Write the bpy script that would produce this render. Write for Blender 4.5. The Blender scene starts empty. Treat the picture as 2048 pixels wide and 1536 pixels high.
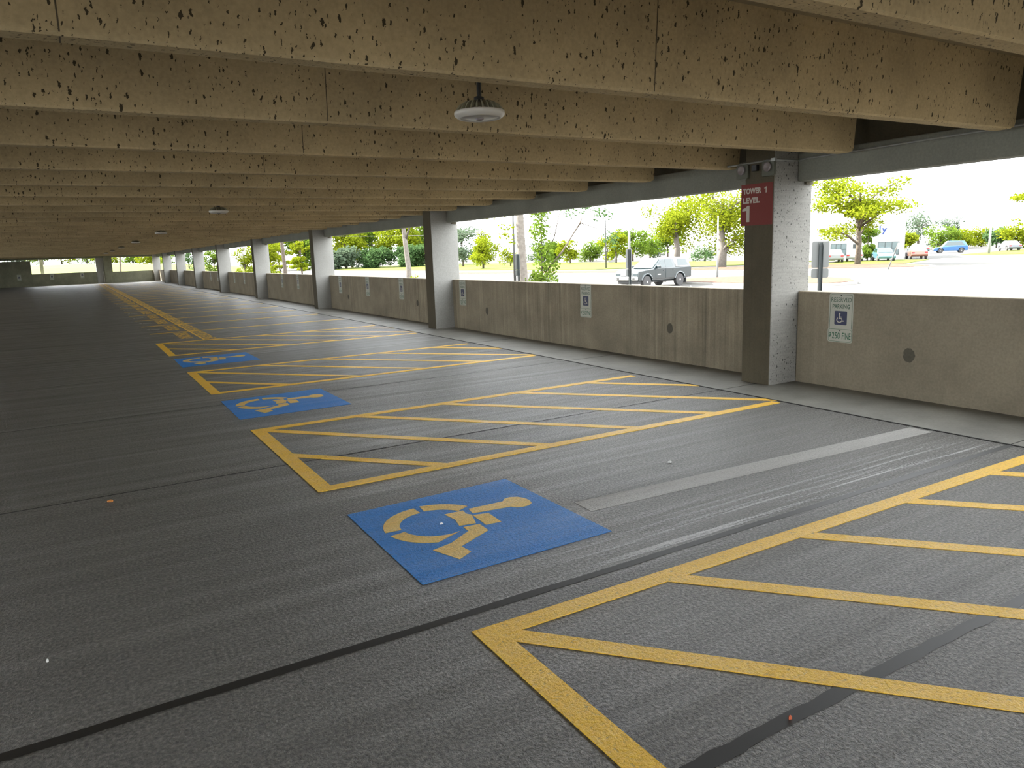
import bpy, math, random
import numpy as np
from mathutils import Vector, Matrix, Euler

S = bpy.context.scene
COL = S.collection
PI = math.pi
CAM_Z = 1.645

# ------------------------------------------------------------------ helpers
class MB:
    """collects shapes and links them as one mesh object"""
    def __init__(s): s.v = []; s.f = []; s.m = []
    def add(s, vs, fs, m=0):
        o = len(s.v); s.v += [tuple(map(float, p)) for p in vs]
        for k in fs: s.f.append(tuple(o + i for i in k)); s.m.append(m)
        return s
    def box(s, x0, x1, y0, y1, z0, z1, m=0):
        v = [(x, y, z) for z in (z0, z1) for y in (y0, y1) for x in (x0, x1)]
        return s.add(v, [(0, 2, 3, 1), (4, 5, 7, 6), (0, 1, 5, 4), (2, 6, 7, 3), (0, 4, 6, 2), (1, 3, 7, 5)], m)
    def prism(s, poly, a, b, axis='z', m=0):
        n = len(poly)
        if axis == 'z': P = lambda p, h: (p[0], p[1], h)
        elif axis == 'y': P = lambda p, h: (p[0], h, p[1])
        else: P = lambda p, h: (h, p[0], p[1])
        v = [P(p, a) for p in poly] + [P(p, b) for p in poly]
        f = [tuple(range(n))[::-1], tuple(range(n, 2 * n))] + [(i, (i + 1) % n, n + (i + 1) % n, n + i) for i in range(n)]
        return s.add(v, f, m)
    def hexa(s, a, b, m=0):
        """two quads a, b (4 points each) joined into a solid"""
        return s.add(list(a) + list(b), [(3, 2, 1, 0), (4, 5, 6, 7), (0, 1, 5, 4), (1, 2, 6, 5), (2, 3, 7, 6), (3, 0, 4, 7)], m)
    def tube(s, pts, radii, n=8, m=0):
        pts = [Vector(p) for p in pts]
        if not hasattr(radii, '__len__'): radii = [radii] * len(pts)
        rings = []
        for i, p in enumerate(pts):
            t = (pts[min(i + 1, len(pts) - 1)] - pts[max(i - 1, 0)]).normalized()
            u = t.cross(Vector((0, 0, 1)) if abs(t.z) < .9 else Vector((1, 0, 0))).normalized(); w = t.cross(u)
            rings.append([p + (u * math.cos(2 * PI * k / n) + w * math.sin(2 * PI * k / n)) * radii[i] for k in range(n)])
        v = [q for r in rings for q in r]
        f = [(i * n + k, i * n + (k + 1) % n, (i + 1) * n + (k + 1) % n, (i + 1) * n + k) for i in range(len(pts) - 1) for k in range(n)]
        f += [tuple(range(n))[::-1], tuple(range((len(pts) - 1) * n, len(pts) * n))]
        return s.add(v, f, m)
    def lathe(s, prof, c=(0, 0, 0), n=32, axis='z', m=0):
        """prof: (radius, height) pairs turned about an axis"""
        v = []
        for r, h in prof:
            for k in range(n):
                a = 2 * PI * k / n; x, y = r * math.cos(a), r * math.sin(a)
                p = (x, y, h) if axis == 'z' else (x, h, y)
                v.append((p[0] + c[0], p[1] + c[1], p[2] + c[2]))
        f = [(i * n + k, i * n + (k + 1) % n, (i + 1) * n + (k + 1) % n, (i + 1) * n + k) for i in range(len(prof) - 1) for k in range(n)]
        f += [tuple(range(n))[::-1], tuple(range((len(prof) - 1) * n, len(prof) * n))]
        return s.add(v, f, m)
    def build(s, name, mats, parent=None, loc=None, smooth=False, bevel=0):
        me = bpy.data.meshes.new(name); me.from_pydata(s.v, [], s.f)
        for m in (mats if isinstance(mats, (list, tuple)) else [mats]): me.materials.append(m)
        if any(s.m): me.polygons.foreach_set('material_index', s.m)
        if smooth: me.polygons.foreach_set('use_smooth', [True] * len(me.polygons))
        me.validate(); me.update()
        import bmesh
        bm = bmesh.new(); bm.from_mesh(me); bmesh.ops.recalc_face_normals(bm, faces=bm.faces); bm.to_mesh(me); bm.free()
        o = bpy.data.objects.new(name, me); COL.objects.link(o)
        if parent: o.parent = parent
        if loc: o.location = loc
        if bevel:
            b = o.modifiers.new('bevel', 'BEVEL'); b.width = bevel; b.segments = 2; b.limit_method = 'ANGLE'
        return o

def tag(o, label=None, cat=None, group=None, kind=None):
    if label: o['label'] = label
    if cat: o['category'] = cat
    if group: o['group'] = group
    if kind: o['kind'] = kind
    return o

def empty(name, loc=(0, 0, 0), rot=(0, 0, 0)):
    o = bpy.data.objects.new(name, None); COL.objects.link(o); o.location = loc; o.rotation_euler = rot
    o.empty_display_size = .1
    return o

def copy_tree(o, parent=None):
    c = o.copy(); COL.objects.link(c)
    if parent: c.parent = parent
    for ch in list(o.children): copy_tree(ch, c)
    return c

ORD = ['first', 'second', 'third', 'fourth', 'fifth', 'sixth', 'seventh', 'eighth', 'ninth', 'tenth', 'eleventh', 'twelfth',
       'thirteenth', 'fourteenth', 'fifteenth', 'sixteenth', 'seventeenth', 'eighteenth', 'nineteenth', 'twentieth',
       'twenty-first', 'twenty-second', 'twenty-third', 'twenty-fourth', 'twenty-fifth', 'twenty-sixth']

# ------------------------------------------------------------------ materials
def newmat(name):
    m = bpy.data.materials.new(name); m.use_nodes = True
    nt = m.node_tree; b = nt.nodes['Principled BSDF']
    return m, nt, b
def nd(nt, typ, **kw):
    n = nt.nodes.new(typ)
    for k, v in kw.items():
        if k.startswith('i_'): n.inputs[k[2:].replace('_', ' ')].default_value = v
        else: setattr(n, k, v)
    return n
def plain(name, col, rough=.6, metal=0, spec=.5):
    m, nt, b = newmat(name)
    b.inputs['Base Color'].default_value = (*col, 1); b.inputs['Roughness'].default_value = rough
    b.inputs['Metallic'].default_value = metal; b.inputs['Specular IOR Level'].default_value = spec
    return m
def wpos(nt, scale):
    g = nd(nt, 'ShaderNodeNewGeometry'); mp = nd(nt, 'ShaderNodeMapping')
    mp.inputs['Scale'].default_value = scale
    nt.links.new(g.outputs['Position'], mp.inputs['Vector'])
    return mp.outputs['Vector']
def noise(nt, scale3, sc=1., det=4., rough=.55):
    n = nd(nt, 'ShaderNodeTexNoise'); n.inputs['Scale'].default_value = sc; n.inputs['Detail'].default_value = det; n.inputs['Roughness'].default_value = rough
    nt.links.new(wpos(nt, scale3), n.inputs['Vector'])
    return n.outputs['Fac']
def ramp(nt, fac, stops, interp='LINEAR'):
    r = nd(nt, 'ShaderNodeValToRGB'); e = r.color_ramp.elements; r.color_ramp.interpolation = interp
    while len(e) < len(stops): e.new(.5)
    for el, (p, c) in zip(e, stops):
        el.position = p; el.color = (*c, 1) if hasattr(c, '__len__') else (c, c, c, 1)
    nt.links.new(fac, r.inputs['Fac'])
    return r.outputs['Color']
def mix(nt, a, b, fac, mode='MIX'):
    n = nd(nt, 'ShaderNodeMix', data_type='RGBA', blend_type=mode)
    for sock, val in ((n.inputs[6], a), (n.inputs[7], b), (n.inputs[0], fac)):
        if isinstance(val, (int, float)): sock.default_value = val
        elif isinstance(val, tuple): sock.default_value = (*val, 1)
        else: nt.links.new(val, sock)
    return n.outputs[2]
def math_(nt, op, a, b=None):
    n = nd(nt, 'ShaderNodeMath', operation=op)
    for i, v in enumerate((a, b)):
        if v is None: continue
        if isinstance(v, (int, float)): n.inputs[i].default_value = v
        else: nt.links.new(v, n.inputs[i])
    return n.outputs[0]
def bump(nt, b, h, strength, dist):
    n = nd(nt, 'ShaderNodeBump'); n.inputs['Strength'].default_value = strength; n.inputs['Distance'].default_value = dist
    nt.links.new(h, n.inputs['Height']); nt.links.new(n.outputs['Normal'], b.inputs['Normal'])

def bug_holes(nt, sc, size, dens, power=2.2):
    """mask (1 inside a pit) of scattered, upright, ragged pits on faces that run along x and z"""
    g = nd(nt, 'ShaderNodeNewGeometry'); sp = nd(nt, 'ShaderNodeSeparateXYZ'); nt.links.new(g.outputs['Position'], sp.inputs[0])
    u = math_(nt, 'ADD', sp.outputs[0], math_(nt, 'MULTIPLY', sp.outputs[1], .37))
    v_ = math_(nt, 'ADD', math_(nt, 'MULTIPLY', sp.outputs[2], .55), math_(nt, 'MULTIPLY', sp.outputs[1], 1.7))
    nz = nd(nt, 'ShaderNodeTexNoise'); nz.inputs['Scale'].default_value = 70; nz.inputs['Detail'].default_value = 2
    nt.links.new(g.outputs['Position'], nz.inputs['Vector'])
    sn = nd(nt, 'ShaderNodeSeparateColor'); nt.links.new(nz.outputs['Color'], sn.inputs[0])
    u = math_(nt, 'ADD', u, math_(nt, 'MULTIPLY', sn.outputs[0], .022)); v_ = math_(nt, 'ADD', v_, math_(nt, 'MULTIPLY', sn.outputs[1], .022))
    cb = nd(nt, 'ShaderNodeCombineXYZ'); nt.links.new(u, cb.inputs[0]); nt.links.new(v_, cb.inputs[1])
    total = None
    for k, (f_, s_) in enumerate(((1., 1.), (1.9, .95))):
        v = nd(nt, 'ShaderNodeTexVoronoi', feature='F1', voronoi_dimensions='2D'); v.inputs['Scale'].default_value = sc * f_
        nt.links.new(cb.outputs[0], v.inputs['Vector'])
        sep = nd(nt, 'ShaderNodeSeparateColor'); nt.links.new(v.outputs['Color'], sep.inputs[0])
        rad = math_(nt, 'MULTIPLY', math_(nt, 'POWER', sep.outputs[0], power), size * s_)
        inside = math_(nt, 'LESS_THAN', v.outputs['Distance'], rad)
        patch = math_(nt, 'GREATER_THAN', math_(nt, 'ADD', noise(nt, (1, 1, 1), 1.3, 3), math_(nt, 'MULTIPLY', sep.outputs[1], .3)), dens)
        h = math_(nt, 'MULTIPLY', inside, patch)
        total = h if total is None else math_(nt, 'MAXIMUM', total, h)
    return total

def concrete(name, base, var=.25, holes=None, streak=None, rough=.85, hstreak=False, spec=.3, bumpy=.25):
    m, nt, b = newmat(name)
    c0 = tuple(x * (1 - var) for x in base); c1 = tuple(min(1, x * (1 + var)) for x in base)
    col = ramp(nt, noise(nt, (1, 1, 1), 1.7, 6), [(.3, c0), (.7, c1)])
    fine = ramp(nt, noise(nt, (1, 1, 1), 45, 3), [(.3, .86), (.7, 1.1)])
    col = mix(nt, col, fine, .8, 'MULTIPLY')
    if streak:          # rain streaks run down the face
        st = ramp(nt, noise(nt, (14, 14, .3), 1., 5, .7), [(.36, .66), (.46, 1.), (.54, 1.), (.64, 1.4)])
        zone = ramp(nt, noise(nt, (.25, .25, .02), 1., 1), [(.42, 0), (.56, 1)])
        col = mix(nt, col, st, math_(nt, 'MULTIPLY', zone, streak), 'MULTIPLY')
    h = noise(nt, (1, 1, 1), 60, 4)
    if hstreak:
        hs = noise(nt, (5, 5, 60), 1., 3)
        col = mix(nt, col, ramp(nt, hs, [(.35, .88), (.6, 1.04)]), .8, 'MULTIPLY')
        h = math_(nt, 'ADD', h, hs)
    if holes:
        hm = bug_holes(nt, *holes)
        col = mix(nt, col, tuple(x * .13 for x in base), hm)
        h = math_(nt, 'SUBTRACT', h, math_(nt, 'MULTIPLY', hm, 2.))
    nt.links.new(col, b.inputs['Base Color'])
    b.inputs['Roughness'].default_value = rough; b.inputs['Specular IOR Level'].default_value = spec
    bump(nt, b, h, bumpy, .004)
    return m

def floor_mat(name, base, paint=None, paint_wear=.0, rough=(.36, .56), spec=.7, coarse=1.):
    """broom-finished gritty deck; with paint: the same grit under a coat of paint"""
    m, nt, b = newmat(name)
    grit = noise(nt, (1, 1, 1), 62, 4, .65)
    grit2 = noise(nt, (1, 1, 1), 210, 2, .5)
    broom = noise(nt, (3.5, 110, 1), 1., 3, .6)
    large = noise(nt, (.22, 1.3, 1), 1., 5, .6)
    tracks = noise(nt, (.25, 7., 1), 1., 5, .7)
    if paint is None:
        col = ramp(nt, large, [(.3, tuple(x * .9 for x in base)), (.7, tuple(x * 1.1 for x in base))])
        col = mix(nt, col, ramp(nt, grit, [(.35, .32), (.5, 1.), (.66, 2.1)]), .95, 'MULTIPLY')
        col = mix(nt, col, ramp(nt, tracks, [(.52, (1, 1, 1)), (.7, (1.25, 1.25, 1.26)), (.8, (1.6, 1.6, 1.62))]), .5, 'MULTIPLY')
        stain = ramp(nt, noise(nt, (.5, .5, .5), 1.6, 4), [(.3, .72), (.45, 1)])
        col = mix(nt, col, stain, .6, 'MULTIPLY')
        g = nd(nt, 'ShaderNodeNewGeometry'); sp = nd(nt, 'ShaderNodeSeparateXYZ'); nt.links.new(g.outputs['Position'], sp.inputs[0])
        def window(o, a0, a1, b1, b0):
            up = nd(nt, 'ShaderNodeMapRange', interpolation_type='SMOOTHSTEP'); up.inputs[1].default_value = a0; up.inputs[2].default_value = a1
            dn_ = nd(nt, 'ShaderNodeMapRange', interpolation_type='SMOOTHSTEP'); dn_.inputs[1].default_value = b1; dn_.inputs[2].default_value = b0; dn_.inputs[3].default_value = 1; dn_.inputs[4].default_value = 0
            nt.links.new(o, up.inputs[0]); nt.links.new(o, dn_.inputs[0])
            return math_(nt, 'MULTIPLY', up.outputs[0], dn_.outputs[0])
        zone = math_(nt, 'MULTIPLY', window(sp.outputs[1], 2.72, 2.9, 2.92, 3.5), window(sp.outputs[0], 1.3, 3.2, 5.6, 6.3))
        sc_ = ramp(nt, math_(nt, 'ADD', math_(nt, 'MULTIPLY', noise(nt, (.5, 26., 1), 1., 4, .6), .75), math_(nt, 'MULTIPLY', grit, .25)), [(.52, 0), (.60, 1)])
        col = mix(nt, col, (.6, .6, .6), math_(nt, 'MULTIPLY', math_(nt, 'MULTIPLY', zone, sc_), .85))  # pale scrapes along the joint, with bright floor sheen painted in
    else:
        col = ramp(nt, grit, [(.25, tuple(x * .72 for x in paint)), (.5, paint), (.75, tuple(min(1, x * 1.15) for x in paint))])
        col = mix(nt, col, base, ramp(nt, math_(nt, 'ADD', math_(nt, 'MULTIPLY', grit, .5), math_(nt, 'MULTIPLY', noise(nt, (1, 1, 1), 18, 4), .5)), [(.3, paint_wear), (.42, 0)]))
    nt.links.new(col, b.inputs['Base Color'])
    rr = ramp(nt, tracks, [(.36, rough[1]), (.62, rough[0])])
    nt.links.new(rr, b.inputs['Roughness']); b.inputs['Specular IOR Level'].default_value = spec
    h = math_(nt, 'ADD', math_(nt, 'ADD', grit, math_(nt, 'MULTIPLY', grit2, .35)), math_(nt, 'MULTIPLY', broom, .35))
    bump(nt, b, h, .9 * coarse, .016)
    return m

M = {}
DECK = (.105, .100, .087)
YEL = (.97, .56, .010)
M['deck'] = floor_mat('deck', DECK)
M['apron'] = concrete('apron concrete', (.185, .178, .155), .3, rough=.55, spec=.5)
M['yellow'] = floor_mat('yellow paint', DECK, YEL, .55, (.38, .58), spec=.7, coarse=.8)
M['blue'] = floor_mat('blue paint', DECK, (.012, .21, .64), .45, (.45, .62), spec=.35, coarse=.8)
M['symbol yellow'] = floor_mat('symbol yellow paint', DECK, (.80, .53, .09), .35, (.38, .58), spec=.7, coarse=.8)
M['grey paint'] = floor_mat('grey paint', DECK, (.37, .36, .335), .5, (.5, .75), coarse=.8)
M['white paint'] = floor_mat('white paint', DECK, (.5, .5, .46), .6, (.5, .75))
M['sealant'] = plain('sealant', (.022, .021, .019), .55)
M['crack'] = plain('crack', (.012, .011, .01), .9)
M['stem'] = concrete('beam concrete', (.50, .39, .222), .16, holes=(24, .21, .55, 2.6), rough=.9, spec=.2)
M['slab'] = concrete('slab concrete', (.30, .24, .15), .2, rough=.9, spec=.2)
M['seam'] = plain('seam', (.10, .078, .048), .9)
M['wall'] = concrete('parapet concrete', (.265, .226, .162), .2, streak=.9, rough=.85)
M['wall near'] = concrete('near parapet concrete', (.245, .21, .152), .16, streak=.22, rough=.85)
M['wall far'] = concrete('far concrete', (.20, .20, .14), .2, streak=.4, rough=.85)
M['column shaded'] = concrete('shaded formed concrete', (.088, .075, .049), .18, streak=.3, rough=.8)  # smooth formed faces, toned darker to paint in their shade
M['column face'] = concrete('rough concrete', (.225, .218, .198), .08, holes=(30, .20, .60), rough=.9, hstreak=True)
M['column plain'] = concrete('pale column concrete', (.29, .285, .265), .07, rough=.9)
M['edge beam'] = concrete('edge beam concrete', (.205, .207, .175), .12, rough=.85)
M['patch'] = concrete('mortar patch', (.10, .092, .07), .15, rough=.9)
M['steel'] = plain('galvanised steel', (.36, .37, .36), .45, .6)
M['dark steel'] = plain('dark steel', (.035, .035, .035), .5, .3)
M['lamp metal'] = plain('lamp heat sink', (.34, .32, .22), .5, .3)
M['lamp white'] = plain('lamp white ring', (.55, .52, .46), .35)
M['lens'] = plain('lamp lens', (.36, .335, .31), .3)
M['sensor'] = plain('sensor', (.20, .17, .17), .3)
M['sign white'] = plain('sign sheeting', (.42, .42, .35), .4)
M['sign green'] = plain('sign green ink', (.015, .10, .05), .5)
M['sign dark'] = plain('sign legend ink', (.05, .10, .065), .5)
M['sign blue'] = plain('sign blue', (.012, .018, .065), .4)
M['sign red'] = plain('sign red', (.155, .014, .009), .6)
M['letter white'] = plain('sign lettering', (.46, .42, .36), .5)
M['plastic'] = plain('fixture plastic', (.075, .078, .055), .5)

def stencil_mat():
    m, nt, b = newmat('stencil paint')
    k = nd(nt, 'ShaderNodeTexBrick'); k.inputs['Scale'].default_value = 1
    fac = math_(nt, 'ADD', math_(nt, 'MULTIPLY', noise(nt, (16, 7, 1), 1., 2), .85), math_(nt, 'MULTIPLY', noise(nt, (1, 1, 1), 40, 2), .2))
    col = ramp(nt, fac, [(.46, tuple(x * 1.3 for x in DECK)), (.52, (.60, .36, .04)), (.7, (.80, .50, .06))])
    nt.links.new(col, b.inputs['Base Color']); b.inputs['Roughness'].default_value = .65
    return m
M['stencil'] = stencil_mat()

# ------------------------------------------------------------------ text and strokes
def text_bm(mb, s, x0, x1, y0, y1, z, depth, bold=.02, m=0):
    """filled letters fitted to a box in the local xy plane, thickness depth"""
    c = bpy.data.curves.new('lettering', 'FONT'); c.body = s; c.offset = bold; c.resolution_u = 3
    o = bpy.data.objects.new('lettering', c); COL.objects.link(o)
    dg = bpy.context.evaluated_depsgraph_get(); dg.update()
    me = bpy.data.meshes.new_from_object(o.evaluated_get(dg))
    V = np.array([v.co[:] for v in me.vertices]); F = [tuple(p.vertices) for p in me.polygons]
    bpy.data.objects.remove(o); bpy.data.curves.remove(c); bpy.data.meshes.remove(me)
    mn, mx = V.min(0), V.max(0)
    V[:, 0] = x0 + (V[:, 0] - mn[0]) / (mx[0] - mn[0]) * (x1 - x0)
    V[:, 1] = y0 + (V[:, 1] - mn[1]) / (mx[1] - mn[1]) * (y1 - y0)
    n = len(V)
    V[:, 2] = z + depth
    mb.add(V, F, m)

def ribbon(mb, pts, w, z, depth, m=0):
    """flat stroke of width w along pts in the local xy plane"""
    for a, b in zip(pts[:-1], pts[1:]):
        a = Vector(a); b = Vector(b); d = (b - a).normalized(); nrm = Vector((-d.y, d.x)) * w / 2; a2 = a - d * w * .22; b2 = b + d * w * .22
        mb.prism([a2 + nrm, a2 - nrm, b2 - nrm, b2 + nrm], z, z + depth, 'z', m)

def rrect(x0, x1, y0, y1, r, n=5):
    out = []
    for cx, cy, a0 in ((x1 - r, y0 + r, -PI / 2), (x1 - r, y1 - r, 0), (x0 + r, y1 - r, PI / 2), (x0 + r, y0 + r, PI)):
        for k in range(n + 1):
            a = a0 + PI / 2 * k / n; out.append((cx + r * math.cos(a), cy + r * math.sin(a)))
    return out
def frame_line(mb, x0, x1, y0, y1, r, w, z, depth):
    o = rrect(x0, x1, y0, y1, r); i = rrect(x0 + w, x1 - w, y0 + w, y1 - w, max(r - w, .001)); n = len(o)
    v = [(p[0], p[1], z + depth) for p in o] + [(p[0], p[1], z + depth) for p in i]
    mb.add(v, [(k, (k + 1) % n, n + (k + 1) % n, n + k) for k in range(n)])

FACE_IN = Matrix(((0, 0, -1), (-1, 0, 0), (0, 1, 0))).to_euler()      # local x -> -Y, y -> Z, z -> -X (faces into the garage)
FACE_FRONT = Matrix(((1, 0, 0), (0, 0, -1), (0, 1, 0))).to_euler()    # local x -> X, y -> Z, z -> -Y

# ------------------------------------------------------------------ the garage shell
Y_END = 79.3; Y_BACK = -7.5; X_LEFT = -13.0
XC = 6.80      # inner face of the columns
XW = 7.25      # inner face of the parapet
XA = 6.20      # joint between deck and apron
ZS = 2.515     # underside of the ceiling beams
ZC = 3.08      # underside of the ceiling slab

floor = tag(MB().box(X_LEFT, XA, Y_BACK, Y_END, -.35, 0).build('floor', M['deck']), kind='structure')
apron = tag(MB().box(XA + .012, 7.44, Y_BACK, Y_END + .3, -.35, .004).build('trim_1', M['apron']), 'pale concrete strip along the foot of the open-sided wall', kind='structure')
random.seed(4)
def joint(y, w, m, x0=X_LEFT, x1=XA, z=.0012):
    mb = MB(); n = 60; e0 = []; e1 = []
    for i in range(n + 1):
        x = x0 + (x1 - x0) * i / n
        e0.append((x, y - w / 2 + random.uniform(-1, 1) * w * .10, z)); e1.append((x, y + w / 2 + random.uniform(-1, 1) * w * .10, z))
    mb.add(e0 + e1, [(i, i + 1, n + 2 + i, n + 1 + i) for i in range(n)])
    return mb.build('joint', m, floor)
joint(2.855, .052, M['sealant']); joint(1.532, .060, M['sealant'], 1.2)
for k in range(1, 25): joint(2.87 + 3.048 * k, .016 if k < 3 else .02, M['crack'])
MB().box(XA - .004, XA + .016, Y_BACK, Y_END, -.01, .0052).build('joint', M['crack'], apron)
for k in range(26): MB().box(XA + .01, XW, 2.86 + 3.048 * k - .004, 2.86 + 3.048 * k + .004, 0, .0052).build('joint', M['crack'], apron)

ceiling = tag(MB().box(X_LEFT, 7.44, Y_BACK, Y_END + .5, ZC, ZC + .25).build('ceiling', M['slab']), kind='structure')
SEAMS = {0: [.07, 3.04], 1: [1.57], 2: [1.82], 3: [1.83], -1: [1.2, 5.1]}
def stem(y, i):
    mb = MB(); prof = [(-.064, ZS + .012), (-.052, ZS), (.052, ZS), (.064, ZS + .012), (.10, ZC + .02), (-.10, ZC + .02)]
    n = len(prof); xs = [(X_LEFT + .05, 0), (6.96, 0), (7.02, .004), (7.055, .018), (7.072, .05)]
    v = []
    for x, up in xs:
        for (py, pz) in prof: v.append((x, y + py, max(pz, ZS + up)))
    f = [(a * n + k, a * n + (k + 1) % n, (a + 1) * n + (k + 1) % n, (a + 1) * n + k) for a in range(len(xs) - 1) for k in range(n)]
    f += [tuple(range(n)), tuple(range((len(xs) - 1) * n, len(xs) * n))]
    mb.add(v, f)
    for x in SEAMS.get(i, [random.uniform(-6, 4)]):
        mb.add([(x - .003, y - .0655, ZS + .012), (x + .003, y - .0655, ZS + .012), (x + .003, y - .1005, ZC), (x - .003, y - .1005, ZC)], [(0, 1, 2, 3)], 1)
        mb.add([(x - .003, y - .05, ZS - .001), (x + .003, y - .05, ZS - .001), (x + .003, y + .05, ZS - .001), (x - .003, y + .05, ZS - .001)], [(0, 1, 2, 3)], 1)
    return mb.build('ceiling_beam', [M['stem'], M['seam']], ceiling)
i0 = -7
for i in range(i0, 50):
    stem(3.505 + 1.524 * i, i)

NCOL = 9
def col_y(k): return 5.732 + 9.144 * k
def edge_beam(y0, y1):
    mb = MB().box(7.18, 7.40, y0, y1, 2.305, 2.61)
    mb.box(7.33, 7.42, y0, y1, 2.60, ZC + .01, 1)  # recess strip takes the dark concrete, painting in the shade above the ledge
    mb.build('edge_beam', [M['edge beam'], M['column shaded']], ceiling, bevel=.012)
walls = []
def parapet(y0, y1):
    o = tag(MB().box(XW, 7.43, y0, y1, -.3, 1.068).build('wall_right', M['wall near' if y1 < 6 else 'wall'], bevel=.012), kind='structure'); walls.append((y0, y1, o)); return o
for k in range(-1, NCOL):
    y0 = col_y(k - 1) + .415 + .006; y1 = col_y(k) - .006
    y0 = max(y0, Y_BACK)
    edge_beam(y0, y1); parapet(y0, y1)
COLNAME = {0: 'concrete column carrying the red level sign and twin-head emergency light'}
for k in range(0, NCOL):
    mb = MB(); y = col_y(k)
    x0, x1 = XC, 7.445
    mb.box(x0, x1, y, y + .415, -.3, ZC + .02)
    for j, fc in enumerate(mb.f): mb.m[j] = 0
    mb.m[2] = 1; mb.m[3] = 1        # the -Y and +Y faces are the rough ones, toned paler as daylit
    o = mb.build('concrete_column', [M['column shaded'], M['column face' if k < 1 else 'column plain']], bevel=.015)
    b = MB().box(7.30, 7.42, y - .03, y + .445, 2.272, 2.304).build('bearing_pad', M['column shaded'], o)
    lab = COLNAME.get(k) or ('corner concrete column where the open side meets the far end wall' if k == NCOL - 1 else
                             f'concrete column {ORD[k - 1]} beyond the red-signed one along the open side')
    tag(o, lab, 'column', 'columns along the open side')

# round mortar patches on the parapet
for y, z in ((7.88, .477), (4.353, .454), (13.308, .45), (16.88, .464), (22.2, .43)):
    own = next(o for a, b, o in walls if a < y < b)
    pts = [(y + .062 * (1 + random.uniform(-.1, .1)) * math.cos(t), z + .075 * (1 + random.uniform(-.1, .1)) * math.sin(t)) for t in [2 * PI * k / 20 for k in range(20)]]
    MB().prism(pts, XW - .0015, XW + .01, 'x').build('patch', M['patch'], own)

# far end wall
def wf(name, x0, x1, z0, z1, y0=Y_END, y1=Y_END + .2, m='wall far'):
    return tag(MB().box(x0, x1, y0, y1, z0, z1).build(name, M[m], bevel=.01), kind='structure')
wf('wall_back', -3.08, 2.02, -.3, 1.10)
wf('wall_back', 3.32, 7.44, -.3, 1.04)
wf('wall_back', X_LEFT, -3.08, -.3, 2.27)
wf('wall_back', X_LEFT, 7.44, 2.35, ZC + .01, Y_END - .1, Y_END + .35)
tag(MB().box(2.02, 2.66, Y_END + .05, Y_END + .6, -.3, ZC).build('concrete_column', [M['column plain']], bevel=.015),
    'pale end-wall column left of the white pipe', 'column')
tag(MB().box(2.66, 3.34, Y_END - .25, Y_END + .4, -.3, ZC).build('concrete_column', [M['wall far']], bevel=.015),
    'darker end-wall column right of the white pipe', 'column')
tag(MB().tube([(2.60, Y_END - .06, 0), (2.60, Y_END - .06, 1.1)], .05, 10).build('drain_pipe', M['lamp white']), 'short white pipe standing against the end-wall columns', 'pipe')
tag(MB().box(-2.42, -2.15, Y_END + .9, Y_END + 1.2, -.9, 2.9).build('exterior_column', M['wall far']), 'slim post outside the far end opening', 'column')
tag(MB().box(X_LEFT - .2, X_LEFT, 66, Y_END + .4, -.3, ZC + .1).build('wall_left', M['wall far']), kind='structure')
tag(MB().box(X_LEFT - .2, X_LEFT, Y_BACK, 66, -.3, 1.05).build('wall_left', M['wall far']), kind='structure')

# ------------------------------------------------------------------ floor markings
HX0, HX1 = 1.325, 6.17
def strip(a, b, w, m, name, parent, z=.003, cut=None):
    """painted strip from a to b (floor points), clipped to the y range cut"""
    a = Vector(a); b = Vector(b); d = (b - a).normalized(); n = Vector((-d.y, d.x)) * w / 2
    poly = [a + n, a - n, b - n, b + n]
    if cut:
        y0, y1, x0, x1 = cut
        for ax, lim, sg in ((1, y0, 1), (1, y1, -1), (0, x0, 1), (0, x1, -1)):
            out = []
            for p, q in zip(poly, poly[1:] + poly[:1]):
                ip, iq = (p[ax] - lim) * sg >= 0, (q[ax] - lim) * sg >= 0
                if ip: out.append(p)
                if ip != iq:
                    t = (lim - p[ax]) / (q[ax] - p[ax]); out.append(p + (q - p) * t)
            poly = out
            if len(poly) < 3: return None
    return MB().prism([(p[0], p[1]) for p in poly], .0005, z).build(name, m, parent)

# (near outer edge, far outer edge) of each hatched access aisle
HATCH = [(.36, 2.695), (5.045, 7.39), (9.76, 12.05), (14.42, 16.93)]
HL = ['hatched yellow access aisle nearest the camera, cut by dark sealed joints',
      'hatched yellow access aisle running towards the red-signed column',
      'hatched yellow access aisle second beyond the nearest one',
      'farthest hatched yellow access aisle, touching the stencilled yellow band']
for (y0, y1), lab in zip(HATCH, HL):
    r = empty('hatched_aisle', (0, 0, 0)); tag(r, lab, 'floor marking', 'hatched access aisles')
    tag(MB().prism([(HX0, y0), (HX0 + .118, y0 + .1), (HX0 + .118, y1 - .06), (HX0, y1)], .0005, .0036).build('end_bar', M['yellow'], r), 'thicker bright yellow bar')
    strip((HX0, y0 + .055), (HX1 - .03, y0 + .03), .108, M['yellow'], 'side_line', r, .0034)
    strip((HX0, y1 - .055), (HX1 - .08, y1 - .09), .108, M['yellow'], 'side_line', r, .0032)
    sx = (y1 - y0 - .22) * .873
    for k in range(-1, 5):
        xa = 1.44 + .975 * k
        strip((xa - .3, y1 - .1 + .3 / .873), (xa + sx + .2, y0 + .11 - .2 / .873), .098, M['yellow'], 'stripe', r, .0026, (y0 + .04, y1 - .05, HX0 + .06, HX1 + .05))

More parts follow.
